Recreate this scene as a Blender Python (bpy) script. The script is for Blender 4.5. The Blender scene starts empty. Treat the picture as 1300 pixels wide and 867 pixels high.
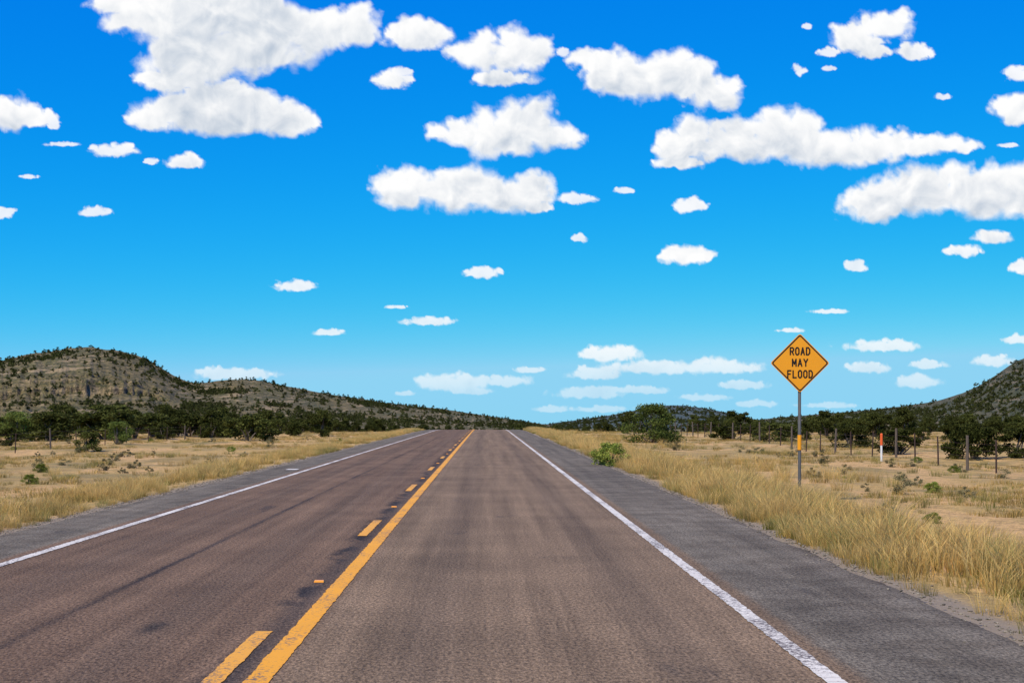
import bpy, math, random
import numpy as np
from mathutils import Vector
random.seed(7); rng=np.random.default_rng(7)
scene=bpy.context.scene
F=1900.0; VX=618.0; VY=526.0; CH=1.69
# ------------------------------------------------------------ helpers
def link(o):
    scene.collection.objects.link(o); return o
def hash2(ix,iy,s):
    n=(ix.astype(np.int64)*374761393+iy.astype(np.int64)*668265263+s*1442695041)&0xffffffff
    n=((n^(n>>13))*1274126177)&0xffffffff
    n=(n^(n>>16))&0xffffff
    return n/float(0xffffff)
def vn(x,y,s=0):
    x=np.asarray(x,float);y=np.asarray(y,float)
    ix=np.floor(x);iy=np.floor(y);fx=x-ix;fy=y-iy
    fx=fx*fx*(3-2*fx);fy=fy*fy*(3-2*fy)
    a=hash2(ix,iy,s);b=hash2(ix+1,iy,s);c=hash2(ix,iy+1,s);d=hash2(ix+1,iy+1,s)
    return (a*(1-fx)+b*fx)*(1-fy)+(c*(1-fx)+d*fx)*fy
def fbm(x,y,o=4,s=0,r=0.5):
    t=0;a=1;n=0
    for i in range(o):
        t=t+a*vn(x*2**i+i*17.3,y*2**i+i*9.1,s+i);n+=a;a*=r
    return t/n
def sst(a,b,x):
    t=np.clip((x-a)/(b-a),0,1);return t*t*(3-2*t)
def mesh_np(name,V,Fc,mats=(),smooth=False,midx=None):
    me=bpy.data.meshes.new(name)
    me.from_pydata([tuple(v) for v in V],[],[tuple(f) for f in Fc])
    for m in mats: me.materials.append(m)
    if midx is not None: me.polygons.foreach_set('material_index',np.array(midx,dtype=np.int32))
    if smooth: me.polygons.foreach_set('use_smooth',np.ones(len(me.polygons),dtype=bool))
    me.update(); return me
def grid_mesh(name,X,Y,Z,mats=(),smooth=True):
    h,w=X.shape
    V=np.stack([X,Y,Z],-1).reshape(-1,3).astype(np.float32)
    i=np.arange(h*w).reshape(h,w)
    q=np.stack([i[:-1,:-1],i[:-1,1:],i[1:,1:],i[1:,:-1]],-1).reshape(-1,4)
    me=bpy.data.meshes.new(name)
    me.vertices.add(len(V));me.vertices.foreach_set('co',V.ravel())
    me.loops.add(q.size);me.loops.foreach_set('vertex_index',q.ravel().astype(np.int32))
    me.polygons.add(len(q));me.polygons.foreach_set('loop_start',np.arange(0,q.size,4,dtype=np.int32))
    me.polygons.foreach_set('loop_total',np.full(len(q),4,dtype=np.int32))
    me.update(calc_edges=True)
    if smooth: me.polygons.foreach_set('use_smooth',np.ones(len(q),dtype=bool))
    for m in mats: me.materials.append(m)
    me.validate()
    return me
class NT:
    def __init__(s,name):
        s.m=bpy.data.materials.new(name);s.m.use_nodes=True;s.t=s.m.node_tree;s.t.nodes.clear()
        s.out=s.n('ShaderNodeOutputMaterial')
    def n(s,ty,**k):
        x=s.t.nodes.new(ty)
        for a,b in k.items(): setattr(x,a,b)
        return x
    def put(s,sock,v):
        if isinstance(v,bpy.types.NodeSocket): s.t.links.new(v,sock)
        elif v is not None:
            if sock.type=='RGBA' and not hasattr(v,'__len__'): v=(v,v,v,1)
            elif sock.type=='RGBA' and len(v)==3: v=(*v,1)
            sock.default_value=v
    def math(s,op,a,b=None,c=None,clamp=False):
        x=s.n('ShaderNodeMath',operation=op,use_clamp=clamp)
        s.put(x.inputs[0],a)
        if b is not None:s.put(x.inputs[1],b)
        if c is not None:s.put(x.inputs[2],c)
        return x.outputs[0]
    def mr(s,v,a,b,c=0.,d=1.,smooth=True):
        x=s.n('ShaderNodeMapRange',interpolation_type='SMOOTHSTEP' if smooth else 'LINEAR')
        for i,q in enumerate((v,a,b,c,d)): s.put(x.inputs[i],q)
        return x.outputs[0]
    def mix(s,f,a,b,bt='MIX'):
        x=s.n('ShaderNodeMix',data_type='RGBA',blend_type=bt)
        s.put(x.inputs[0],f);s.put(x.inputs[6],a);s.put(x.inputs[7],b);return x.outputs[2]
    def coord(s,k='Object',sc=(1,1,1)):
        c=s.n('ShaderNodeTexCoord').outputs[k]
        if sc!=(1,1,1):
            m=s.n('ShaderNodeMapping');s.put(m.inputs[0],c);m.inputs['Scale'].default_value=sc;c=m.outputs[0]
        return c
    def noise(s,vec,scale,detail=3,rough=.5,dist=0):
        x=s.n('ShaderNodeTexNoise');s.put(x.inputs['Vector'],vec);x.inputs['Scale'].default_value=scale
        x.inputs['Detail'].default_value=detail;x.inputs['Roughness'].default_value=rough
        x.inputs['Distortion'].default_value=dist;return x.outputs[0]
    def vor(s,vec,scale,out='Distance',feat='F1'):
        x=s.n('ShaderNodeTexVoronoi',feature=feat);s.put(x.inputs['Vector'],vec);x.inputs['Scale'].default_value=scale
        return x.outputs[out]
    def xyz(s,v):
        x=s.n('ShaderNodeSeparateXYZ');s.put(x.inputs[0],v);return x.outputs
    def bsdf(s,col,rough=.9,bump=None,bs=.3,bd=.02,metal=0,spec=.2):
        p=s.n('ShaderNodeBsdfPrincipled');s.put(p.inputs['Base Color'],col);s.put(p.inputs['Roughness'],rough)
        p.inputs['Metallic'].default_value=metal;p.inputs['Specular IOR Level'].default_value=spec
        if bump is not None:
            b=s.n('ShaderNodeBump');b.inputs['Strength'].default_value=bs;b.inputs['Distance'].default_value=bd
            s.put(b.inputs['Height'],bump);s.put(p.inputs['Normal'],b.outputs[0])
        s.t.links.new(p.outputs[0],s.out.inputs[0]);return p
# ------------------------------------------------------------ terrain
RE,LE=4.12,-7.0
def drop(y):
    y=np.asarray(y,float);d=np.maximum(y-150,0)
    return -5.0*(1-np.exp(-(d/180.)**2))-.0085*np.maximum(y-550,0)
def gz(x,y):
    x=np.asarray(x,float);y=np.asarray(y,float)
    d=np.maximum(np.maximum(x-RE,LE-x),0)
    z=-0.05-0.28*sst(0.3,4.5,d)
    z=z+sst(2,14,d)*(fbm(x/9.,y/14.,3,3)-.5)*.45
    z=z+sst(0.2,3,d)*(fbm(x/1.3,y/1.3,3,5)-.5)*.12
    return z+drop(y)
def loc(px,py):
    Y=60.
    for _ in range(60):
        X=(px-VX)/F*Y
        Y2=(CH-float(gz(X,Y)))*F/(py-VY); Y=.7*Y+.3*Y2
    X=(px-VX)/F*Y
    return X,Y,float(gz(X,Y))
def atd(px,Y):
    X=(px-VX)/F*Y
    return X,Y,float(gz(X,Y))

# ground material
m=NT('dry_grassland');P=m.coord('Object')
n1=m.noise(P,.10,4,.6);n2=m.noise(P,.55,5,.65);n3=m.noise(P,5,6,.75);n4=m.noise(m.coord('Object',(1,.25,1)),.35,4,.6)
c=m.mix(m.mr(n2,.38,.62),(.52,.34,.11),(.38,.255,.09))
c=m.mix(m.mr(n1,.42,.62),c,(.60,.375,.12))
c=m.mix(m.mr(n4,.50,.60),c,(.70,.42,.16))
c=m.mix(m.math('MULTIPLY',m.mr(m.noise(P,.23,4,.6),.53,.65),.65),c,(.22,.185,.07))
c=m.mix(m.mr(n3,.32,.56,.65,0),c,(.18,.12,.05))
c=m.mix(m.mr(m.noise(P,22,3,.6),.35,.6,.5,0),c,(.12,.085,.04))
px=m.xyz(P)
d=m.math('MAXIMUM',m.math('SUBTRACT',px[0],RE),m.math('SUBTRACT',LE,px[0]))
edge=m.mr(m.math('ADD',d,m.math('MULTIPLY',m.math('SUBTRACT',n3,.5),.5)),.12,.5,1,0)
c=m.mix(edge,c,(.27,.21,.14))
far=m.mr(px[1],200,500)
c=m.mix(far,c,m.mix(m.mr(m.noise(P,.06,4,.7),.45,.55),(.08,.08,.03),(.26,.20,.085)))
m.bsdf(c,.95,m.math('ADD',n3,m.noise(P,30,3,.6)),.7,.06)
M_ground=m.m
ys=np.concatenate([np.arange(-40,40,.5),np.arange(40,160,1.),np.arange(160,500,4),np.geomspace(500,9000,40)])
xr=np.concatenate([np.arange(.0,2.4,.4),np.geomspace(2.4,60,90),np.geomspace(64,6000,50)])
xs=np.concatenate([LE-xr[::-1],np.linspace(LE+.3,RE-.3,8),RE+xr])
XX,YY=np.meshgrid(xs,ys);link(bpy.data.objects.new('ground',grid_mesh('ground',XX,YY,gz(XX,YY),[M_ground])))

# ------------------------------------------------------------ road
m=NT('chipseal_asphalt');P=m.coord('Object');px=m.xyz(P)
agg=m.noise(m.coord('Object',(1,.45,1)),36,5,.85)
agg2=m.vor(m.coord('Object',(1,.4,1)),50)
strk=m.noise(m.coord('Object',(2.2,.04,1)),1.5,6,.65)
pat=m.noise(P,.5,4,.6)
xw=m.math('ADD',px[0],m.math('MULTIPLY',m.math('SUBTRACT',m.noise(P,2.5,3,.6),.5),.12))
lane=m.mix(m.mr(px[0],-1.6,-1.2),(.152,.093,.053),(.192,.127,.072))
sh=m.mix(m.mr(m.noise(P,1.6,4,.6),.35,.65),(.115,.092,.062),(.160,.132,.092))
inl=m.math('MULTIPLY',m.mr(xw,2.34,2.48,1,0),m.mr(xw,-5.75,-5.6,0,1))
c=m.mix(inl,sh,lane)
def band(cx,w):
    return m.mr(m.math('ABSOLUTE',m.math('SUBTRACT',xw,cx)),0,w,1,0)
wt=m.math('ADD',m.math('ADD',band(-.45,.5),band(1.35,.5)),m.math('ADD',band(-2.6,.45),band(-4.4,.45)))
c=m.mix(m.math('MULTIPLY',wt,.38),c,(.085,.059,.038))
seam=m.math('MULTIPLY',band(-3.55,.08),m.mr(m.noise(m.coord('Object',(1,.15,1)),1.3,4,.6),.4,.6,.3,.8))
c=m.mix(seam,c,(.026,.023,.021))
tar=m.math('MULTIPLY',band(-1.74,.22),m.mr(m.noise(m.coord('Object',(1.5,.5,1)),1.7,5,.65),.45,.57))
c=m.mix(m.math('MULTIPLY',tar,.88),c,(.020,.018,.017))
tar2=m.math('MULTIPLY',band(-1.62,.24),.5);c=m.mix(tar2,c,(.05,.04,.033))
blot=m.mr(m.noise(m.coord('Object',(1.2,.35,1)),.9,4,.5),.64,.73,0,.55);c=m.mix(blot,c,(.045,.037,.031))
stain=m.math('MULTIPLY',band(-2.64,.14),m.mr(m.math('ABSOLUTE',m.math('SUBTRACT',px[1],11.9)),.05,.5,.8,0));c=m.mix(stain,c,(.03,.025,.02))
c=m.mix(1,c,m.mr(strk,.3,.7,.70,1.30,False),'MULTIPLY')
c=m.mix(1,c,m.mr(pat,.3,.7,.82,1.18,False),'MULTIPLY')
c=m.mix(1,c,m.mr(agg,.40,.60,.38,1.62,False),'MULTIPLY')
c=m.mix(m.mr(agg2,.20,.06,0,.5),c,(.42,.33,.23))
m.bsdf(c,.9,m.math('ADD',agg,agg2),.7,.012,spec=.12)
M_road=m.m
road=link(bpy.data.objects.new('road',None))
ysr=np.concatenate([np.arange(-40,60,.25),np.arange(60,160,1.),np.arange(160,700,4)])
xb=np.array([0,.02,.05,.1,.3,.5,.7,.9,.95,.98,1.])
Xr=np.zeros((len(ysr),len(xb)));jl=(fbm(ysr*1.3,ysr*0,4,11)-.5)*.28;jr=(fbm(ysr*1.3,ysr*0+5,4,12)-.5)*.28
for i,t in enumerate(xb): Xr[:,i]=LE+(RE-LE)*t
Xr[:,0]+=jl;Xr[:,-1]+=jr
Yr=np.repeat(ysr[:,None],len(xb),1);Zr=drop(Yr)+0.0
Zr[:,0]-=.07;Zr[:,-1]-=.07
o=link(bpy.data.objects.new('asphalt',grid_mesh('asphalt',Xr,Yr,Zr,[M_road])));o.parent=road
def paint(name,col,thr,tick):
    m=NT(name);P=m.coord('Object');px=m.xyz(P)
    w=m.noise(P,26,5,.8);w2=m.noise(m.coord('Object',(1,.3,1)),2,4,.6)
    k=m.mr(m.math('ADD',w,m.math('MULTIPLY',w2,.5)),thr,thr+.09)
    if tick:
        fr=m.math('FRACT',m.math('ADD',m.math('MULTIPLY',px[1],6.2),m.math('MULTIPLY',w,.9)));tk=m.mr(m.math('ABSOLUTE',m.math('SUBTRACT',fr,.5)),.30,.46,1,.72)
        k=m.math('MULTIPLY',k,tk)
    c=m.mix(m.noise(P,1.3,3,.5),col,tuple(v*.8 for v in col))
    c=m.mix(k,(.13,.10,.075),c)
    m.bsdf(c,.6,w,.4,.006);return m.m
M_y=paint('yellow_paint',(.84,.36,.012),.62,False);M_yd=paint('yellow_paint_worn',(.80,.36,.03),.63,False)
M_w=paint('white_paint',(.78,.70,.56),.66,True)
def strip(name,x0,x1,y0,y1,mat,h=.006,step=.05):
    if y1<80: yy=np.linspace(y0,y1,max(2,int((y1-y0)/step)))
    elif y0<60: yy=np.concatenate([np.arange(y0,0,.5),np.arange(0,40,step),np.arange(40,60,.2),np.arange(60,160,1.),np.arange(160,y1,4)])
    else: yy=np.linspace(y0,y1,14)
    rz=np.interp(yy,ysr,drop(ysr))
    e0=x0+(fbm(yy*9,yy*0+x0,3,21,.8)-.5)*.035;e1=x1+(fbm(yy*9,yy*0+x1,3,22,.8)-.5)*.035
    X=np.stack([e0,e1],1);Y=np.stack([yy,yy],1);Z=np.stack([rz,rz],1)+h
    o=link(bpy.data.objects.new(name,grid_mesh(name,X,Y,Z,[mat],False)));o.parent=road
strip('centre_line_solid',-1.535,-1.375,-40,400,M_y)
strip('edge_line_right',2.14,2.27,-40,400,M_w)
strip('edge_line_left',-5.52,-5.39,-40,400,M_w)
strip('white_paint_mark',-6.15,-5.8,45.6,46.4,M_w)
k=-3
while 8.6+12.2*k<260:
    y0=8.6+12.2*k;strip('centre_dash_%d'%(k+4),-1.80,-1.67,y0,y0+3.05,M_yd);k+=1
m=NT('reflector_orange');m.bsdf((.75,.28,.02),.35,spec=.5);M_ref=m.m
V=[];Fc=[]
for k in range(-2,16):
    y=15.1+12.2*k;x=-1.69;z=float(np.interp(y,ysr,drop(ysr)))+.003;b=len(V)
    for (a,bb,h) in ((.05,.05,0),(.045,.025,.018)):
        for sx,sy in ((-1,-1),(1,-1),(1,1),(-1,1)): V.append((x+sx*a,y+sy*bb,z+h))
    Fc+=[(b+4,b+5,b+6,b+7)]+[(b+i,b+(i+1)%4,b+4+(i+1)%4,b+4+i) for i in range(4)]
o=link(bpy.data.objects.new('raised_reflectors',mesh_np('raised_reflectors',V,Fc,[M_ref])));o.parent=road

# ------------------------------------------------------------ scatter (geometry nodes)
def scatter(name,protos,P,S,R):
    col=bpy.data.collections.new(name+'_source')
    for p in protos: col.objects.link(p)
    P=np.asarray(P,float);me=bpy.data.meshes.new(name);me.vertices.add(len(P))
    me.vertices.foreach_set('co',P.astype(np.float32).ravel())
    for nm,arr in (('scl',S),('rotz',R)):
        a=me.attributes.new(nm,'FLOAT','POINT');a.data.foreach_set('value',np.asarray(arr,dtype=np.float32))
    a=me.attributes.new('pick','INT','POINT');a.data.foreach_set('value',rng.integers(0,len(protos),len(P)).astype(np.int32))
    o=link(bpy.data.objects.new(name,me))
    g=bpy.data.node_groups.new(name,'GeometryNodeTree')
    g.interface.new_socket('Geometry',in_out='INPUT',socket_type='NodeSocketGeometry')
    g.interface.new_socket('Geometry',in_out='OUTPUT',socket_type='NodeSocketGeometry')
    N=g.nodes;L=g.links;i=N.new('NodeGroupInput');u=N.new('NodeGroupOutput')
    iop=N.new('GeometryNodeInstanceOnPoints');ci=N.new('GeometryNodeCollectionInfo');ci.inputs[0].default_value=col
    ci.inputs['Separate Children'].default_value=True;ci.inputs['Reset Children'].default_value=True
    def at(nm,ty):
        q=N.new('GeometryNodeInputNamedAttribute');q.data_type=ty;q.inputs[0].default_value=nm
        return [s for s in q.outputs if s.enabled and s.name=='Attribute'][0]
    cx=N.new('ShaderNodeCombineXYZ');L.new(at('rotz','FLOAT'),cx.inputs[2])
    L.new(i.outputs[0],iop.inputs['Points']);L.new(ci.outputs[0],iop.inputs['Instance'])
    iop.inputs['Pick Instance'].default_value=True;L.new(at('pick','INT'),iop.inputs['Instance Index'])
    L.new(cx.outputs[0],iop.inputs['Rotation']);L.new(at('scl','FLOAT'),iop.inputs['Scale'])
    L.new(iop.outputs[0],u.inputs[0])
    md=o.modifiers.new('scatter','NODES');md.node_group=g
    return o
# ------------------------------------------------------------ foliage materials
def leafmat(name,a,b,trans=.25,ns=1.2):
    m=NT(name);P=m.coord('Object');r=m.n('ShaderNodeObjectInfo').outputs['Random']
    g=m.n('ShaderNodeNewGeometry').outputs['Random Per Island']
    c=m.mix(m.mr(m.noise(P,ns,3,.6),.38,.62),a,b)
    c=m.mix(1,c,m.mr(g,0,1,.6,1.4,False),'MULTIPLY');c=m.mix(1,c,m.mr(r,0,1,.7,1.4,False),'MULTIPLY')
    d=m.n('ShaderNodeBsdfDiffuse');t=m.n('ShaderNodeBsdfTranslucent');m.put(d.inputs[0],c);m.put(t.inputs[0],c)
    x=m.n('ShaderNodeMixShader');x.inputs[0].default_value=trans
    m.t.links.new(d.outputs[0],x.inputs[1]);m.t.links.new(t.outputs[0],x.inputs[2]);m.t.links.new(x.outputs[0],m.out.inputs[0])
    return m.m
M_jun=leafmat('juniper_foliage',(.040,.047,.011),(.085,.090,.023))
M_mes=leafmat('mesquite_foliage',(.095,.125,.025),(.16,.19,.045),.35)
M_weed=leafmat('green_weed',(.15,.19,.03),(.27,.28,.06),.3,4)
M_sage=leafmat('grey_shrub_foliage',(.14,.13,.06),(.23,.19,.10),.3)
m=NT('bark');m.bsdf(m.mix(m.noise(m.coord('Object',(6,6,1)),3,4,.6),(.07,.05,.04),(.17,.14,.11)),.9);M_bark=m.m
def tube(V,Fc,pts,rad,n=6):
    b=len(V)
    for (p,r) in zip(pts,rad):
        for k in range(n):
            a=2*math.pi*k/n;V.append((p[0]+r*math.cos(a),p[1]+r*math.sin(a),p[2]))
    for s in range(len(pts)-1):
        for k in range(n):
            Fc.append((b+s*n+k,b+s*n+(k+1)%n,b+(s+1)*n+(k+1)%n,b+(s+1)*n+k))
def plant(name,H,W,lumps,leaves,ls,mat,seed,low=.08,open_=0.,stems=5):
    R=np.random.default_rng(seed);V=[];Fc=[]
    C=[]
    for i in range(lumps):
        a=R.uniform(0,2*math.pi);hh=R.uniform(low,1)
        rr=W/2*math.sqrt(max(0.02,1-((hh-.35)/.72)**2))*R.uniform(.25,.9)
        lr=R.uniform(.13,.24)*min(W,H*1.3)*(1-.35*hh)
        C.append((rr*math.cos(a),rr*math.sin(a),min(hh*H,H-lr*.5),lr))
    for i in range(stems):
        c=C[(i*3)%lumps];w=R.normal(0,.04*W,2)
        tube(V,Fc,[(w[0]*.4,w[1]*.4,-.15),(c[0]*.35+w[0],c[1]*.35+w[1],c[2]*.45),(c[0]*.9,c[1]*.9,c[2])],[.035*H,.022*H,.007*H],5)
    nb=len(Fc)
    for c in C:
        n=int(leaves/lumps*R.uniform(.6,1.4))
        D=R.normal(size=(n,3));D/=np.linalg.norm(D,axis=1)[:,None]
        rad=c[3]*R.uniform(open_,1,(n,1))**.45*R.uniform(.85,1.25,(n,1))
        Pn=np.array(c[:3])+D*rad*np.array([1.15,1.15,.8])
        for p in Pn:
            if p[2]<.02: p[2]=R.uniform(.02,.2)*H
            u=R.normal(size=3);u/=np.linalg.norm(u);v=np.cross(u,R.normal(size=3));v/=np.linalg.norm(v)
            s=ls*R.uniform(.6,1.4);u=u*s;v=v*s*.55;b=len(V)
            V+= [tuple(p-u),tuple(p+v),tuple(p+u),tuple(p-v)];Fc.append((b,b+1,b+2,b+3))
    mi=[0]*nb+[1]*(len(Fc)-nb)
    return mesh_np(name,V,Fc,[M_bark,mat],midx=mi)
JUN=[plant('juniper_a',2.0,2.6,22,4200,.075,M_jun,1),plant('juniper_b',2.4,2.2,20,4200,.075,M_jun,2),
     plant('juniper_c',1.6,3.0,24,4200,.075,M_jun,3),plant('juniper_d',2.8,2.8,26,5200,.08,M_jun,4)]
MES=[plant('mesquite_a',2.6,4.2,34,8500,.07,M_mes,11,low=.05,stems=8),plant('mesquite_b',2.0,3.0,20,3600,.065,M_mes,12,low=.15,stems=7)]
SAG=[plant('shrub_a',.8,1.3,12,1100,.04,M_sage,21),plant('shrub_b',1.2,1.5,12,1300,.045,M_sage,22)]
WEED=plant('weed_a',.75,1.35,30,5200,.028,M_weed,31,low=.02)
def put(name,me,p,s=(1,1,1),rz=0):
    o=link(bpy.data.objects.new(name,me));o.location=p;o.scale=s if hasattr(s,'__len__') else (s,s,s);o.rotation_euler[2]=rz;return o
def bypix(name,me,px,pyb,wpx,hpx,mw,mh,Y=None):
    p=loc(px,pyb) if Y is None else atd(px,Y)
    k=p[1]/F;put(name,me,(p[0],p[1],p[2]-.03),(wpx*k/mw,wpx*k/mw,hpx*k/mh),random.uniform(0,6))
bypix('juniper_bush',JUN[2],315,559,82,33,3.0,1.6)
bypix('juniper_bush',JUN[0],111,573,36,25,2.6,2.0)
bypix('juniper_bush',JUN[1],12,566,34,24,2.2,2.4)
bypix('juniper_bush',JUN[0],62,560,74,36,2.6,2.0)
bypix('juniper_bush',JUN[3],132,558,80,44,2.8,2.8)
bypix('juniper_bush',JUN[2],240,554,80,28,3.0,1.6)
bypix('juniper_bush',JUN[1],195,556,60,32,2.2,2.4)
bypix('mesquite_tree',MES[1],150,564,40,28,3.0,2.0)
bypix('mesquite_tree',MES[1],20,560,60,36,3.0,2.0)
bypix('grey_shrub',SAG[0],160,580,24,10,1.3,.8)
bypix('grey_shrub',SAG[1],82,590,22,8,1.5,1.2)
bypix('mesquite_tree',MES[0],828,562,88,48,4.2,2.6)
bypix('green_weed_bush',WEED,774,592,52,30,1.35,.75)
bypix('juniper_bush',JUN[2],1235,582,76,44,3.0,1.6)
bypix('juniper_bush',JUN[3],1140,577,60,32,2.8,2.8)
bypix('juniper_bush',JUN[0],1080,568,56,28,2.6,2.0)
bypix('juniper_bush',JUN[1],1290,580,54,38,2.2,2.4)
bypix('juniper_bush',JUN[0],990,560,64,22,2.6,2.0)
bypix('juniper_bush',JUN[2],930,558,60,20,3.0,1.6)
bypix('grey_shrub',SAG[1],1042,588,22,18,1.5,1.2)
bypix('grey_shrub',SAG[0],1215,600,24,12,1.3,.8)
bypix('grey_shrub',SAG[1],1275,606,26,12,1.5,1.2)
bypix('grey_shrub',SAG[1],1160,592,20,10,1.5,1.2)
bypix('grey_shrub',SAG[0],960,575,26,8,1.3,.8)
P=[];S=[];
def belt(n,pxa,pxb,ya,yb,sa,sb):
    for i in range(n):
        p=random.uniform(pxa,pxb);Y=ya*(yb/ya)**random.random();x,y,zz=atd(p,Y)
        if LE-4<x<RE+4: continue
        P.append((x,y,zz-.05));S.append(random.uniform(sa,sb))
belt(170,-350,420,125,230,.5,1.1);belt(230,-350,500,240,480,.6,1.45)
belt(105,880,1700,112,230,.35,.9);belt(100,760,1700,200,460,.5,1.2);belt(90,700,1400,400,620,.7,1.3)
belt(90,420,760,420,640,.7,1.4)
def LOD(nm,me):
    return bpy.data.objects.new(nm,me)
scatter('distant_juniper_trees',[LOD('jl%d'%i,q) for i,q in enumerate(JUN)],P,S,rng.uniform(0,6.28,len(P)))
P=[];S=[]
for i in range(300):
    y=14*(190/14.)**random.random();x=(RE+3+random.random()**1.2*36) if random.random()<.5 else (LE-3-random.random()**1.2*42)
    P.append((x,y,float(gz(x,y))-.03));S.append(random.uniform(.12,.45))
scatter('low_shrubs',[LOD('sl%d'%i,q) for i,q in enumerate(SAG+[SAG[0],WEED])],P,S,rng.uniform(0,6.28,len(P)))

# ------------------------------------------------------------ grass
def grassmat(name,root,tip,alt):
    m=NT(name);P=m.xyz(m.coord('Object'));r=m.n('ShaderNodeObjectInfo').outputs['Random'];g=m.n('ShaderNodeNewGeometry').outputs['Random Per Island']
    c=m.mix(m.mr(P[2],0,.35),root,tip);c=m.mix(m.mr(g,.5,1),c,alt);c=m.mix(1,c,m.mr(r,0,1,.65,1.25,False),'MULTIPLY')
    d=m.n('ShaderNodeBsdfDiffuse');t=m.n('ShaderNodeBsdfTranslucent');m.put(d.inputs[0],c);m.put(t.inputs[0],c)
    x=m.n('ShaderNodeMixShader');x.inputs[0].default_value=.4
    m.t.links.new(d.outputs[0],x.inputs[1]);m.t.links.new(t.outputs[0],x.inputs[2]);m.t.links.new(x.outputs[0],m.out.inputs[0]);return m.m
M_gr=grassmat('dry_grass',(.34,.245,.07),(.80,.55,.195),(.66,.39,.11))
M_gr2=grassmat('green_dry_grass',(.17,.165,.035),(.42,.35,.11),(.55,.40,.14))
def tuft(name,n,h,spread,w,mat,seed,lean=.5):
    R=np.random.default_rng(seed);V=[];Fc=[]
    for i in range(n):
        a=R.uniform(0,6.28);r=spread*math.sqrt(R.random());x,y=r*math.cos(a),r*math.sin(a)
        b=a+R.normal(0,.8);hh=h*R.uniform(.5,1.15);ln=hh*lean*R.uniform(.15,1);ca,sa=math.cos(b),math.sin(b)
        q=R.uniform(0,6.28);wx,wy=w*math.cos(q),w*math.sin(q);k=len(V)
        m1=(x+ca*ln*.3,y+sa*ln*.3,hh*.55);t=(x+ca*ln,y+sa*ln,hh)
        V+=[(x-wx,y-wy,-.04),(x+wx,y+wy,-.04),(m1[0]+wx*.8,m1[1]+wy*.8,m1[2]),(m1[0]-wx*.8,m1[1]-wy*.8,m1[2]),t]
        Fc+=[(k,k+1,k+2,k+3),(k+3,k+2,k+4)]
    return mesh_np(name,V,Fc,[mat])
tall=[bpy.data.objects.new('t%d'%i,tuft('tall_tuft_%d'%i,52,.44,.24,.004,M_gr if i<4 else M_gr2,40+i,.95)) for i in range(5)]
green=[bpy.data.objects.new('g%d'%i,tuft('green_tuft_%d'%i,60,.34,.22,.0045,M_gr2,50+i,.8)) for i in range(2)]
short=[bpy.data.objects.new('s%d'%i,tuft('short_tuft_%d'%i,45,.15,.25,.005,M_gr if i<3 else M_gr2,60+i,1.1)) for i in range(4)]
def pts(n,x0,x1,y0,y1,pw=1.,dens=None,bias=1.):
    x=x0+(x1-x0)*rng.random(n)**bias;y=y0+(y1-y0)*rng.random(n)**pw
    if dens is not None:
        k=rng.random(n)<dens(x,y);x=x[k];y=y[k]
    return np.stack([x,y,gz(x,y)],1)
dn=lambda x,y: sst(.42,.58,fbm(x/1.2,y/2.5,3,31))*.9+.07
A=pts(9500,RE+.12,RE+2.6,2,170,1.4,dn,1.15);B=pts(6000,LE-.12,LE-2.2,6,170,1.3,dn,1.1)
C_=pts(1500,RE+1.5,RE+8,10,170,1.,lambda x,y:sst(.52,.65,fbm(x/3,y/5,3,33)));D_=pts(1500,LE-1.5,LE-9,12,170,1.,lambda x,y:sst(.52,.65,fbm(x/3,y/5,3,34)))
G=np.concatenate([A,B,C_,D_]);dd=np.maximum(G[:,0]-RE,LE-G[:,0])
S=rng.uniform(.3,1.15,len(G))*(.6+.5*sst(0,1.0,dd))*np.where(G[:,0]<0,.7,1)
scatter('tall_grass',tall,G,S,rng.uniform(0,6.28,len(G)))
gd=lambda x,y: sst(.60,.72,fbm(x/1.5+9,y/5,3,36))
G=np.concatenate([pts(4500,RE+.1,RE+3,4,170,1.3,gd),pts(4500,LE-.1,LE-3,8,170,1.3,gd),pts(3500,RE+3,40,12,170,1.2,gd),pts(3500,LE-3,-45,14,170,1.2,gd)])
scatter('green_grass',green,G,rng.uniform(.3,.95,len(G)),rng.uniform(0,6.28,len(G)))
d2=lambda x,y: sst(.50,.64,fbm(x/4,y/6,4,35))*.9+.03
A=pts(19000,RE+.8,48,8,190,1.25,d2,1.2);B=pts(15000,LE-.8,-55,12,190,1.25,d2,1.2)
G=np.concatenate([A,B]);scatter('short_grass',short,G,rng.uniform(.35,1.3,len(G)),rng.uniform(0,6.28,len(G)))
# gravel
m=NT('gravel_stone');m.bsdf(m.mix(m.n('ShaderNodeObjectInfo').outputs['Random'],(.12,.10,.07),(.30,.25,.18)),.9);M_st=m.m
st=[]
import bmesh
for i in range(3):
    bm=bmesh.new();bmesh.ops.create_icosphere(bm,subdivisions=1,radius=.014)
    for v in bm.verts: v.co*=random.uniform(.7,1.2);v.co.z*=.6
    me=bpy.data.meshes.new('stone%d'%i);bm.to_mesh(me);bm.free();me.materials.append(M_st);st.append(bpy.data.objects.new('stone%d'%i,me))
NS=7000
x=np.concatenate([RE+rng.normal(.05,.16,NS//2),LE-rng.normal(.05,.16,NS//2)]);y=rng.uniform(0,1,NS)**1.5*110+4
z=np.where((x<RE-.02)&(x>LE+.02),.004+drop(y),gz(x,y)+.005)
scatter('roadside_gravel',st,np.stack([x,y,z],1),rng.uniform(.4,1.5,NS),rng.uniform(0,6.28,NS))

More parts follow.
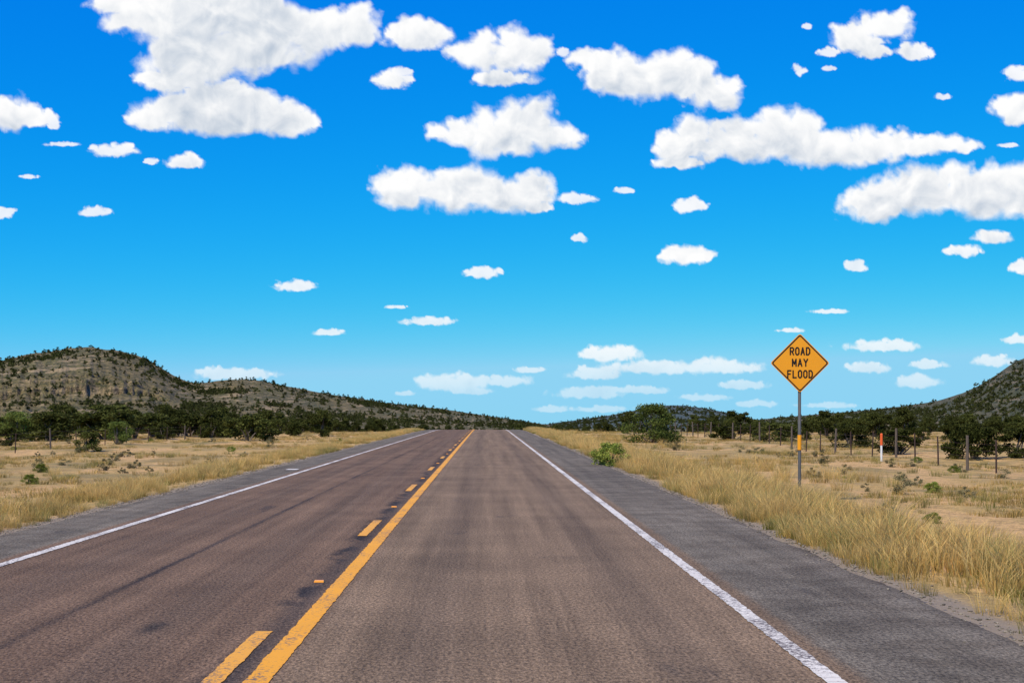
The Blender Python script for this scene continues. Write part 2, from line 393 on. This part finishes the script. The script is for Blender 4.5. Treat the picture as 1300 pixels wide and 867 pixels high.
# ------------------------------------------------------------ hills
def hillmat(name,ca,cb,rock,haze,dark,ns=1.,rt=.56):
    m=NT(name);P=m.coord('Object');N=m.xyz(m.n('ShaderNodeNewGeometry').outputs['Normal'])
    n1=m.noise(P,.03*ns,5,.65);n2=m.noise(P,.12*ns,6,.8);n3=m.noise(P,.45*ns,4,.8)
    c=m.mix(m.mr(n1,.4,.6),ca,cb)
    c=m.mix(m.mr(n2,rt,rt+.05,0,.8),c,rock)
    c=m.mix(m.mr(n3,.47,.56,0,.85),c,dark)
    dist=m.noise(P,.02,4,.6)
    pz=m.xyz(P)
    cv=m.n('ShaderNodeCombineXYZ');m.put(cv.inputs[2],m.math('ADD',m.math('ADD',m.math('MULTIPLY',pz[2],.6),m.math('MULTIPLY',pz[0],-.05)),m.math('MULTIPLY',dist,5)))
    m.put(cv.inputs[0],m.math('MULTIPLY',pz[0],.05))
    strat=m.noise(cv.outputs[0],1,4,.7)
    crack=m.noise(m.coord('Object',(.40,.12,.10)),1,5,.8)
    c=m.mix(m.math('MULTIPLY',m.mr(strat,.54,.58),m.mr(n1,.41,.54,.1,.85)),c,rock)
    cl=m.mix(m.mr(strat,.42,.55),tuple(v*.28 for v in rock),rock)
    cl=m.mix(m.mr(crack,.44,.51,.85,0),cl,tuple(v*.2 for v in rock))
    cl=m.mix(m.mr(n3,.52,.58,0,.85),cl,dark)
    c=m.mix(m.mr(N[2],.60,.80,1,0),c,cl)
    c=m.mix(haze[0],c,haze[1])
    m.bsdf(c,.95,m.math('ADD',m.math('ADD',n2,n3),strat),.9,1.5);return m.m
def hill(name,prof,Df,Lr,mat,step,rows,cliffs=(),base=-6,noise=1.,seed=0):
    prof=np.array(prof,float);pxs=np.arange(prof[0,0],prof[-1,0]+.1,step)
    yy=np.interp(pxs,prof[:,0],prof[:,1])
    k=max(1,int(10/step));yy=np.convolve(np.pad(yy,k,mode='edge'),np.ones(2*k+1)/(2*k+1),'valid')
    D=Df(pxs);Zr=CH+(VY-yy)/F*D
    t=np.linspace(0,1.5,rows)
    if cliffs: t=np.sort(np.concatenate([t]+[np.linspace(c[0]-.10,c[0]+.12,56) for c in cliffs]))
    T,PX=np.meshgrid(t,pxs,indexing='ij');DD=D[None,:]
    L=DD*Lr;Y=DD-L*(1-T)
    h=np.where(T<1,np.clip(T,0,1)**1.15,1-.5*np.abs(T-1)**1.5)
    for (t0,jump,p0,p1,tilt) in cliffs:
        w=sst(p0,p0+25,PX)*(1-sst(p1-45,p1,PX))*(.25+1.1*fbm(PX/11,PX*0,4,seed+9,.6))
        tc=t0+.11*(fbm(PX/38,PX*0+3,5,seed+3,.65)-.5)+tilt*(PX-(p0+p1)/2)
        st_=.50*sst(tc,tc+.018,T)+.28*sst(tc+.03,tc+.045,T)+.22*sst(tc+.06,tc+.07,T)
        h=h+w*jump*np.where(T<tc,-.5*np.clip(T/tc,0,1)**2,(-.5+st_)*np.clip((1.02-T)/(1-t0),0,1))
    Z=base+(Zr[None,:]-base)*h
    amp=(Zr[None,:]-base)*noise
    X=(PX-VX)/F*Y
    rel=fbm(X/60,Y/60,5,seed,.55)-.5
    Z=Z+amp*rel*.32*np.clip(T*(1.0-T)*4,0,1)+amp*(fbm(X/9,Y/14,3,seed+4)-.5)*.05*np.clip(T*3,0,1)
    for (t0,jump,p0,p1,tilt) in cliffs:
        near=np.exp(-((T-t0-.02)/.07)**2)*sst(p0,p0+25,PX)*(1-sst(p1-45,p1,PX))
        Y=Y+near*(fbm(PX/6,PX*0+seed,3,5,.7)-.5)*5
    me=grid_mesh(name,X,Y,Z,[mat],True);link(bpy.data.objects.new(name,me))
    return X,Y,Z,T,PX
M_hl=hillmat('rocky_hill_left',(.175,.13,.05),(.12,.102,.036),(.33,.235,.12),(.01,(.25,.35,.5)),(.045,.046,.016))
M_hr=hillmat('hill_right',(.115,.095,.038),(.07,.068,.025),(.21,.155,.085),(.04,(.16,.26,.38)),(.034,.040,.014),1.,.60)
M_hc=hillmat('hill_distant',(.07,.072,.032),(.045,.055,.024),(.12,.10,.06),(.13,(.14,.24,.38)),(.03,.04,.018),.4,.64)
Df=lambda p:np.interp(p,[-600,0,300,500,720],[600,600,610,690,900])
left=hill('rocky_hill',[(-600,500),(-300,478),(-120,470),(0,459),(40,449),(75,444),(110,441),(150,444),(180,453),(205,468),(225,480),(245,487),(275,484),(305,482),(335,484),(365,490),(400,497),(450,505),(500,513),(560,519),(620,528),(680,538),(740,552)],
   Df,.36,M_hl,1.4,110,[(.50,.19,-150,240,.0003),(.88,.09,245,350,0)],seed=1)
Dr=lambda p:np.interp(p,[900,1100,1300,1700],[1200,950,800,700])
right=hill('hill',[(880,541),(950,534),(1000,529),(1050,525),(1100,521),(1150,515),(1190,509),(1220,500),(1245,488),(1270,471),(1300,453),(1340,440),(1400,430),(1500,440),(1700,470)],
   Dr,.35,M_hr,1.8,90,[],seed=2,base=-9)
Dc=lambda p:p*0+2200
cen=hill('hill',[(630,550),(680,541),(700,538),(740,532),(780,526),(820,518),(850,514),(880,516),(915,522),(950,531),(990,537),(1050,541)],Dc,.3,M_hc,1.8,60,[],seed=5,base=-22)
M_scr=leafmat('hill_scrub',(.042,.048,.013),(.075,.078,.024),.15)
SCR=[bpy.data.objects.new('scrub%d'%i,plant('scrub_%d'%i,2.2,3.0,10,300,.24,M_scr,80+i,stems=2)) for i in range(3)]
def hs(name,g,n,thr,lo,hi,sc):
    X,Y,Z,T,PX=g;X=X[:-1,:-1].ravel();Y=Y[:-1,:-1].ravel();T_=T[:-1,:-1].ravel();Z=Z[:-1,:-1].ravel();PX=PX[:-1,:-1].ravel()
    i=rng.integers(0,len(X),n*6);i=i[(T_[i]<1.01)&(T_[i]>.02)&~((T_[i]>.42)&(T_[i]<.62)&(PX[i]<230)&(rng.random(len(i))<.90))]
    i=i[(T_[i]<.93)|(rng.random(len(i))<.4)]
    k=fbm(X[i]/25,Y[i]/25,4,55);i=i[rng.random(len(i))<sst(thr-.06,thr+.10,k)*.8+.2][:n]
    P=np.stack([X[i]+rng.normal(0,1,len(i)),Y[i]+rng.normal(0,1,len(i)),Z[i]-.3],1)
    scatter(name,SCR,P,rng.uniform(lo,hi,len(i))*sc,rng.uniform(0,6.28,len(i)))
hs('hill_scrub',left,8500,.49,.25,.8,1.)
hs('hill_scrub',right,6500,.44,.35,.95,1.05)
hs('hill_scrub',cen,3600,.4,.6,1.3,1.4)

# ------------------------------------------------------------ fences
m=NT('weathered_post');m.bsdf(m.mix(m.noise(m.coord('Object',(8,8,1)),3,4,.6),(.06,.045,.035),(.17,.13,.10)),.9);M_post=m.m
m=NT('rusty_steel');m.bsdf((.07,.042,.032),.7,metal=.3);M_tp=m.m
def fence(name,x0,y0,y1,sp,seed,hs_=1.):
    R=random.Random(seed);V=[];Fc=[];mi=[];tops=[];y=y0;i=0
    while y<y1:
        x=x0+R.uniform(-.08,.08);z=float(gz(x,y));wood=(i%3==0);h=(1.35 if wood else 1.2)*hs_
        r=(.06 if wood else .035)*hs_;n0=len(Fc);lx=R.uniform(-.07,.07)
        tube(V,Fc,[(x,y,z-.3),(x+lx*.5,y,z+h*.5),(x+lx,y,z+h)],[r,r*.95,r*.85],7)
        b=len(V)-7;Fc.append(tuple(range(b,b+7)))
        mi+=[0 if wood else 1]*(len(Fc)-n0);tops.append((x,y,z));y+=sp*R.uniform(.85,1.1);i+=1
    for k in range(4):
        hh=.3+.24*k;n0=len(Fc);b=len(V)
        for (x,y,z) in tops:
            for a in range(3):V.append((x+.006*math.cos(a*2.1),y,z+hh+.006*math.sin(a*2.1)))
        for s in range(len(tops)-1):
            for a in range(3): Fc.append((b+s*3+a,b+s*3+(a+1)%3,b+s*3+3+(a+1)%3,b+s*3+3+a))
        mi+=[1]*(len(Fc)-n0)
    link(bpy.data.objects.new(name,mesh_np(name,V,Fc,[M_post,M_tp],midx=mi)))
fence('wire_fence',18.5,25,210,3.8,1);fence('wire_fence',-25,30,210,6.5,2,.88)
m=NT('marker_orange');m.bsdf((.75,.12,.03),.5);MO=m.m
m=NT('marker_white');m.bsdf((.72,.70,.66),.6);MW=m.m
p=loc(1119,585);V=[];Fc=[];x,y,z=p;k=y/F
tube(V,Fc,[(x,y,z-.2),(x,y,z+20*k)],[.045,.045],10);n1=len(Fc)
tube(V,Fc,[(x,y,z+20*k),(x,y,z+34*k),(x,y,z+35*k)],[.056,.056,.03],10);Fc.append(tuple(range(len(V)-10,len(V))))
link(bpy.data.objects.new('marker_post',mesh_np('marker_post',V,Fc,[MW,MO],midx=[0]*n1+[1]*(len(Fc)-n1))))

# ------------------------------------------------------------ sign
sx,sy,sz=loc(1015,634);k=sy/F;zc=CH+(VY-461)*k;hd=36.5*k
sign=link(bpy.data.objects.new('road_warning_sign',None));sign.location=(sx,sy,sz)
def child(name,me,loc_=(0,0,0)):
    o=link(bpy.data.objects.new(name,me));o.parent=sign;o.location=loc_;return o
m=NT('sign_yellow');m.bsdf(m.mix(m.noise(m.coord('Object'),3,4,.6),(.88,.35,.008),(.76,.29,.008)),.45,spec=.4);M_sy=m.m
m=NT('sign_black');m.bsdf((.012,.011,.01),.5);M_sb=m.m
m=NT('galvanised_steel');m.bsdf(m.mix(m.noise(m.coord('Object'),9,4,.6),(.055,.053,.05),(.11,.105,.10)),.65,metal=.1);M_gs=m.m
def rdiamond(r,rc,n=6):
    s=(r+rc*(math.sqrt(2)-1))/math.sqrt(2);pts=[]
    for q,(cx,cy) in enumerate(((1,1),(-1,1),(-1,-1),(1,-1))):
        for j in range(n+1):
            a=math.pi/2*(q+j/n);pts.append((cx*(s-rc)+rc*math.cos(a),cy*(s-rc)+rc*math.sin(a)))
    c=math.cos(math.pi/4);return [((x-y)*c,(x+y)*c) for x,y in pts]
def plate(name,r,rc,y0,th,mat,inner=None):
    o=rdiamond(r,rc);n=len(o);V=[(x,y0,z) for x,z in o]+[(x,y0+th,z) for x,z in o];Fc=[(i,n+i,n+(i+1)%n,(i+1)%n) for i in range(n)]
    if inner is None: Fc+=[tuple(range(n)),tuple(range(2*n-1,n-1,-1))]
    else:
        q=rdiamond(inner,rc*.7);V+=[(x,y0,z) for x,z in q]+[(x,y0+th,z) for x,z in q]
        Fc+=[(i,(i+1)%n,2*n+(i+1)%n,2*n+i) for i in range(n)]+[(2*n+i,2*n+(i+1)%n,3*n+(i+1)%n,3*n+i) for i in range(n)]
    return child(name,mesh_np(name,V,Fc,[mat]),(0,0,zc-sz))
plate('panel',hd,.05,-.05,.004,M_sy)
plate('border',hd*.965,.045,-.053,.002,M_sb,hd*.915)
LET={'R':[[(0,0),(0,1),(.7,1),(1,.86),(1,.62),(.7,.48),(0,.48)],[(.5,.48),(1,0)]],
 'O':[[(.3,0),(0,.2),(0,.8),(.3,1),(.7,1),(1,.8),(1,.2),(.7,0),(.3,0)]],
 'A':[[(0,0),(.5,1),(1,0)],[(.2,.32),(.8,.32)]],'D':[[(0,0),(0,1),(.6,1),(1,.75),(1,.25),(.6,0),(0,0)]],
 'M':[[(0,0),(0,1),(.5,.3),(1,1),(1,0)]],'Y':[[(0,1),(.5,.5),(1,1)],[(.5,.5),(.5,0)]],
 'F':[[(0,0),(0,1),(1,1)],[(0,.52),(.8,.52)]],'L':[[(0,1),(0,0),(1,0)]]}
for txt,pyc,wpx in (('ROAD',446,26),('MAY',460.5,20.5),('FLOOD',475,32.5)):
    V=[];Fc=[];n=len(txt);H=8.8*k;gap=2.8*k;lw=(wpx*k-gap*(n-1)-1.5*k)/n;sw=.85*k;q=0
    x0=-(n*lw+(n-1)*gap)/2
    for ch_ in txt:
        for pl in LET[ch_]:
            for (a,b) in zip(pl[:-1],pl[1:]):
                A=Vector((x0+a[0]*lw,(a[1]-.5)*H));B=Vector((x0+b[0]*lw,(b[1]-.5)*H));d_=(B-A).normalized();nn_=Vector((-d_[1],d_[0]))*sw;d_=d_*sw*.7
                A=A-d_;B=B+d_;bb=len(V);dy=-.00015*(q%9);q+=1
                for pnt in (A-nn_,B-nn_,B+nn_,A+nn_): V.append((pnt[0],dy,pnt[1]))
                Fc.append((bb,bb+1,bb+2,bb+3))
        x0+=lw+gap
    child('legend_'+txt.lower(),mesh_np(txt,V,Fc,[M_sb]),(0,-.0535,CH+(VY-pyc)*k-sz))
V=[];Fc=[]
tube(V,Fc,[(0,0,-.5),(0,0,zc-sz+hd*.6)],[.036,.036],12);Fc.append(tuple(range(len(V)-12,len(V))));child('post',mesh_np('post',V,Fc,[M_gs],True))
V=[];Fc=[];h1=CH+(VY-571)*k-sz;h2=CH+(VY-552)*k-sz
tube(V,Fc,[(0,0,h1),(0,0,h2)],[.047,.047],12);child('reflective_sleeve',mesh_np('sleeve',V,Fc,[M_sy]))
V=[];Fc=[]
for zz in (-.28,.28):
    b=len(V);z0=zc-sz+zz
    for dx in(-.18,.18):
        for dy in(-.046,-.038):
            for dz in(-.02,.02):V.append((dx,dy,z0+dz))
    Fc+=[tuple(b+i for i in f) for f in((0,1,3,2),(4,6,7,5),(0,4,5,1),(2,3,7,6),(0,2,6,4),(1,5,7,3))]
child('bracket',mesh_np('bracket',V,Fc,[M_gs]))

# ------------------------------------------------------------ sky dome with clouds
puffs=[(165,8,58,16),(215,30,60,40),(290,30,90,62),(335,60,72,50),(400,42,60,36),(445,42,32,32),(250,80,72,38),(225,105,50,22),
(225,150,62,30),(190,156,30,16),(300,152,75,34),(362,160,42,24),(268,125,52,22),
(528,50,40,23),(610,72,36,31),(650,74,40,34),(640,102,44,12),(497,105,24,16),(513,92,10,8),
(757,84,26,22),(802,106,50,35),(852,102,56,34),(902,122,40,29),(590,172,42,20),(640,176,62,36),(682,168,40,38),
(518,246,42,28),(580,246,64,36),(642,252,52,34),(682,264,18,12),(730,253,26,9),
(868,190,44,32),(938,184,66,31),(990,172,44,33),(1040,194,62,25),(1100,190,60,27),(1162,186,48,21),(1202,186,30,17),(860,208,34,10),
(1112,266,40,30),(1180,250,64,40),(1240,250,66,42),(1305,256,54,38),(1122,36,38,24),(1090,54,36,20),(1052,68,16,7),(1108,68,22,12),(1162,68,23,13),
(874,262,19,12),(868,327,36,16),(612,347,27,9),(376,364,29,9),(543,409,38,7),(420,423,23,6),(1262,303,26,11),(1225,320,26,10),(1087,340,13,9),(1296,341,12,12),
(10,148,30,28),(42,152,28,14),(68,160,9,8),(145,193,31,11),(80,184,22,4),(192,206,10,5),(237,207,26,12),(122,270,21,8),(4,272,13,8),(38,225,12,4),
(297,476,54,10),(1120,440,56,9),(775,450,42,13),(756,476,34,10),(830,468,66,11),(912,468,52,13),(748,500,46,9),(820,496,30,7),(640,485,34,9),(575,488,42,14),(670,470,22,5),
(600,497,30,6),(1100,468,30,9),(1165,486,30,11),(1178,464,24,7),(1262,460,28,9),(942,490,30,7),(962,513,26,6),(1290,95,15,12),(1286,145,20,24),
(1197,124,11,6),(792,243,13,5),(735,304,11,7),(503,390,15,3),(1002,420,16,4),(1055,396,24,4),(515,500,14,4),
(1025,35,7,5),(1052,88,9,5),(1015,92,6,9),(770,495,60,6),(700,520,30,5),(1050,515,40,5),(760,520,40,5),(895,505,36,6),
(715,68,9,7),(1280,185,14,4),(1292,432,20,7),
(-120,90,70,40),(-80,260,60,18),(-160,380,40,10),(1420,120,80,40),(1400,330,60,16),(1480,430,50,9),(300,-70,120,40),(800,-90,110,40),(1100,-120,90,36)]
res=2.2
gx=np.arange(-260,1560,res);gy=np.arange(-170,545,res);GX,GY=np.meshgrid(gx,gy)
Fd=np.full(GX.shape,-1.5);SM=np.zeros(GX.shape);WT=np.zeros(GX.shape)
R=np.random.default_rng(3)
for j,(cx,cy,rx,ry) in enumerate(puffs):
    subs=[(cx,cy,rx*.92,ry*.88)]
    nsub=int(6+rx/6)
    for q in range(nsub):
        a=R.uniform(-.05,1.05)*math.pi;f=R.uniform(.45,.92);r=ry*R.uniform(.25,.6)
        subs.append((cx+rx*f*math.cos(a),cy-ry*f*math.sin(a)*.85,r*R.uniform(1.,1.5),r))
    mrg=max(rx,ry)*1.3+14
    c0=max(0,int((cx-mrg-gx[0])/res));c1=min(len(gx),int((cx+mrg-gx[0])/res)+1);r0=max(0,int((cy-mrg-gy[0])/res));r1=min(len(gy),int((cy+mrg-gy[0])/res)+1)
    if c1<=c0 or r1<=r0: continue
    x=GX[r0:r1,c0:c1];y=GY[r0:r1,c0:c1];wl=max(7,ry*.8)
    wx=x+(fbm(x/wl,y/wl,5,100+j,.6)-.5)*ry*1.3;wy=y+(fbm(x/wl+7,y/wl,5,200+j,.6)-.5)*ry*.8
    for (a,b,u,v) in subs:
        dy=(wy-b)/v;dy=np.where(dy>0,dy*1.45,dy)
        f=1-np.sqrt(((wx-a)/u)**2+dy**2)
        sc=min(1,v/ry+.35);f=f*sc
        s=Fd[r0:r1,c0:c1];k_=.12;hh=np.clip(.5+.5*(f-s)/k_,0,1);Fd[r0:r1,c0:c1]=s*(1-hh)+f*hh+k_*hh*(1-hh)
    w=np.exp(-(((x-cx)/rx)**2+((y-cy)/ry)**2)*1.2)+1e-5
    SM[r0:r1,c0:c1]+=w*np.clip((26-ry)/20,0,1);WT[r0:r1,c0:c1]+=w
SM=SM/np.maximum(WT,1e-6)
# density summed downwards, drives the grey underside shade painted into the clouds
dens=np.clip(Fd+.12,0,.42);TA=np.zeros_like(dens);acc=np.zeros(dens.shape[1])
for r in range(dens.shape[0]):
    acc=.5*acc+.5*np.roll(acc,1)
    acc=acc*math.exp(-res/30.)+dens[r]*res;TA[r]=acc
dx=(GX-VX)/F;dz=(VY-GY)/F;nn=np.sqrt(dx**2+1+dz**2);RD=5000.
me=grid_mesh('sky',RD*dx/nn,RD/nn,CH+RD*dz/nn,[],True)
if len(me.vertices)==GX.size:
    for nm,arr in (('cf',Fd),('ct',TA),('cs',SM)):
        a=me.attributes.new(nm,'FLOAT','POINT');a.data.foreach_set('value',arr.ravel().astype(np.float32))
m=NT('cumulus_clouds')
P=m.coord('Object')
def attr(n_): 
    a=m.n('ShaderNodeAttribute');a.attribute_name=n_;return a.outputs['Fac']
cf,ct,cs=attr('cf'),attr('ct'),attr('cs')
nb=m.noise(P,.0085,8,.53,.5);ns_=m.noise(P,.020,7,.60,.6)
nz=m.mix(cs,nb,ns_)
off=m.n('ShaderNodeVectorMath',operation='ADD');m.put(off.inputs[0],P);off.inputs[1].default_value=(-14,0,26)
r1_=m.noise(P,.0105,5,.5,.5);r2_=m.noise(off.outputs[0],.0105,5,.5,.5)
D=m.math('ADD',cf,m.math('MULTIPLY',m.math('SUBTRACT',nz,.485),m.mr(cs,.2,1,1.4,1.9)))
al=m.mr(D,-.22,.38)
al=m.math('MULTIPLY',al,m.mr(cs,.5,1,1,.80))
rel=m.math('MULTIPLY',m.math('SUBTRACT',r1_,r2_),1.7)  # painted billow light and shade, from noise offset towards the sun
shd=m.mr(m.math('ADD',ct,m.math('MULTIPLY',m.math('SUBTRACT',nb,.5),14)),3.0,14.0,0,.56)
s=m.math('ADD',m.math('SUBTRACT',1.0,shd),m.math('MULTIPLY',rel,m.mr(shd,0,.4,.5,1.)),None,True)
col=m.mix(s,(.50,.58,.69),(1.0,1.0,1.0))  # underside shade and billow relief painted into the emission colour
hz=m.mr(m.xyz(P)[2],0,420,.5,0);col=m.mix(hz,col,(.74,.90,.98))
al=m.math('MULTIPLY',al,m.mr(m.xyz(P)[2],30,260,.5,1))
em=m.n('ShaderNodeEmission');m.put(em.inputs[0],col);em.inputs[1].default_value=1.0
tr=m.n('ShaderNodeBsdfTransparent');mx=m.n('ShaderNodeMixShader');m.put(mx.inputs[0],al)
m.t.links.new(tr.outputs[0],mx.inputs[1]);m.t.links.new(em.outputs[0],mx.inputs[2]);m.t.links.new(mx.outputs[0],m.out.inputs[0])
try: m.m.cycles.emission_sampling='NONE'
except Exception as e: print(e)
me.materials.append(m.m);link(bpy.data.objects.new('sky',me))

# ------------------------------------------------------------ light
sv=Vector((-.34,-.50,.80)).normalized()
el=math.asin(sv.z);az=math.atan2(sv.x,sv.y)
w=bpy.data.worlds.new('World');scene.world=w;w.use_nodes=True;nt=w.node_tree;nt.nodes.clear()
sk=nt.nodes.new('ShaderNodeTexSky');sk.sky_type='NISHITA';sk.sun_disc=False;sk.sun_elevation=el;sk.sun_rotation=az
sk.altitude=1200;sk.air_density=1.0;sk.dust_density=.2;sk.ozone_density=3.0
sp=nt.nodes.new('ShaderNodeSeparateColor');cb=nt.nodes.new('ShaderNodeCombineColor');nt.links.new(sk.outputs[0],sp.inputs[0])
def grade(i,mul,pw,mx_):
    def mm(op,v):
        a=nt.nodes.new('ShaderNodeMath');a.operation=op;a.inputs[1].default_value=v;return a
    L=[mm('MULTIPLY',.1),mm('POWER',pw),mm('MULTIPLY',mul),mm('MINIMUM',mx_),mm('MULTIPLY',10.)]
    nt.links.new(sp.outputs[i],L[0].inputs[0])
    for a,b in zip(L[:-1],L[1:]): nt.links.new(a.outputs[0],b.inputs[0])
    nt.links.new(L[-1].outputs[0],cb.inputs[i])
grade(0,1.2,4.0,.27);grade(1,.79,.97,.65);grade(2,.97,.2,.90)
bg=nt.nodes.new('ShaderNodeBackground');bg.inputs[1].default_value=.1;wo=nt.nodes.new('ShaderNodeOutputWorld')
nt.links.new(cb.outputs[0],bg.inputs[0]);nt.links.new(bg.outputs[0],wo.inputs[0])
sl=bpy.data.lights.new('sun','SUN');sl.energy=5.0;sl.angle=math.radians(.5);sl.color=(1,.93,.80)
so=link(bpy.data.objects.new('sun',sl));so.rotation_euler=sv.to_track_quat('Z','Y').to_euler();so.location=(0,0,60)
# ------------------------------------------------------------ camera
cam=bpy.data.cameras.new('camera');cam.sensor_width=36;cam.lens=F/1300*36;cam.clip_end=20000;cam.clip_start=.1
cam.shift_x=(650-VX)/1300;cam.shift_y=(VY-433.5)/1300
co=link(bpy.data.objects.new('camera',cam));co.location=(0,0,CH);co.rotation_euler=(math.pi/2,0,0);scene.camera=co
scene.view_settings.view_transform='Standard';scene.view_settings.look='None';scene.view_settings.exposure=0
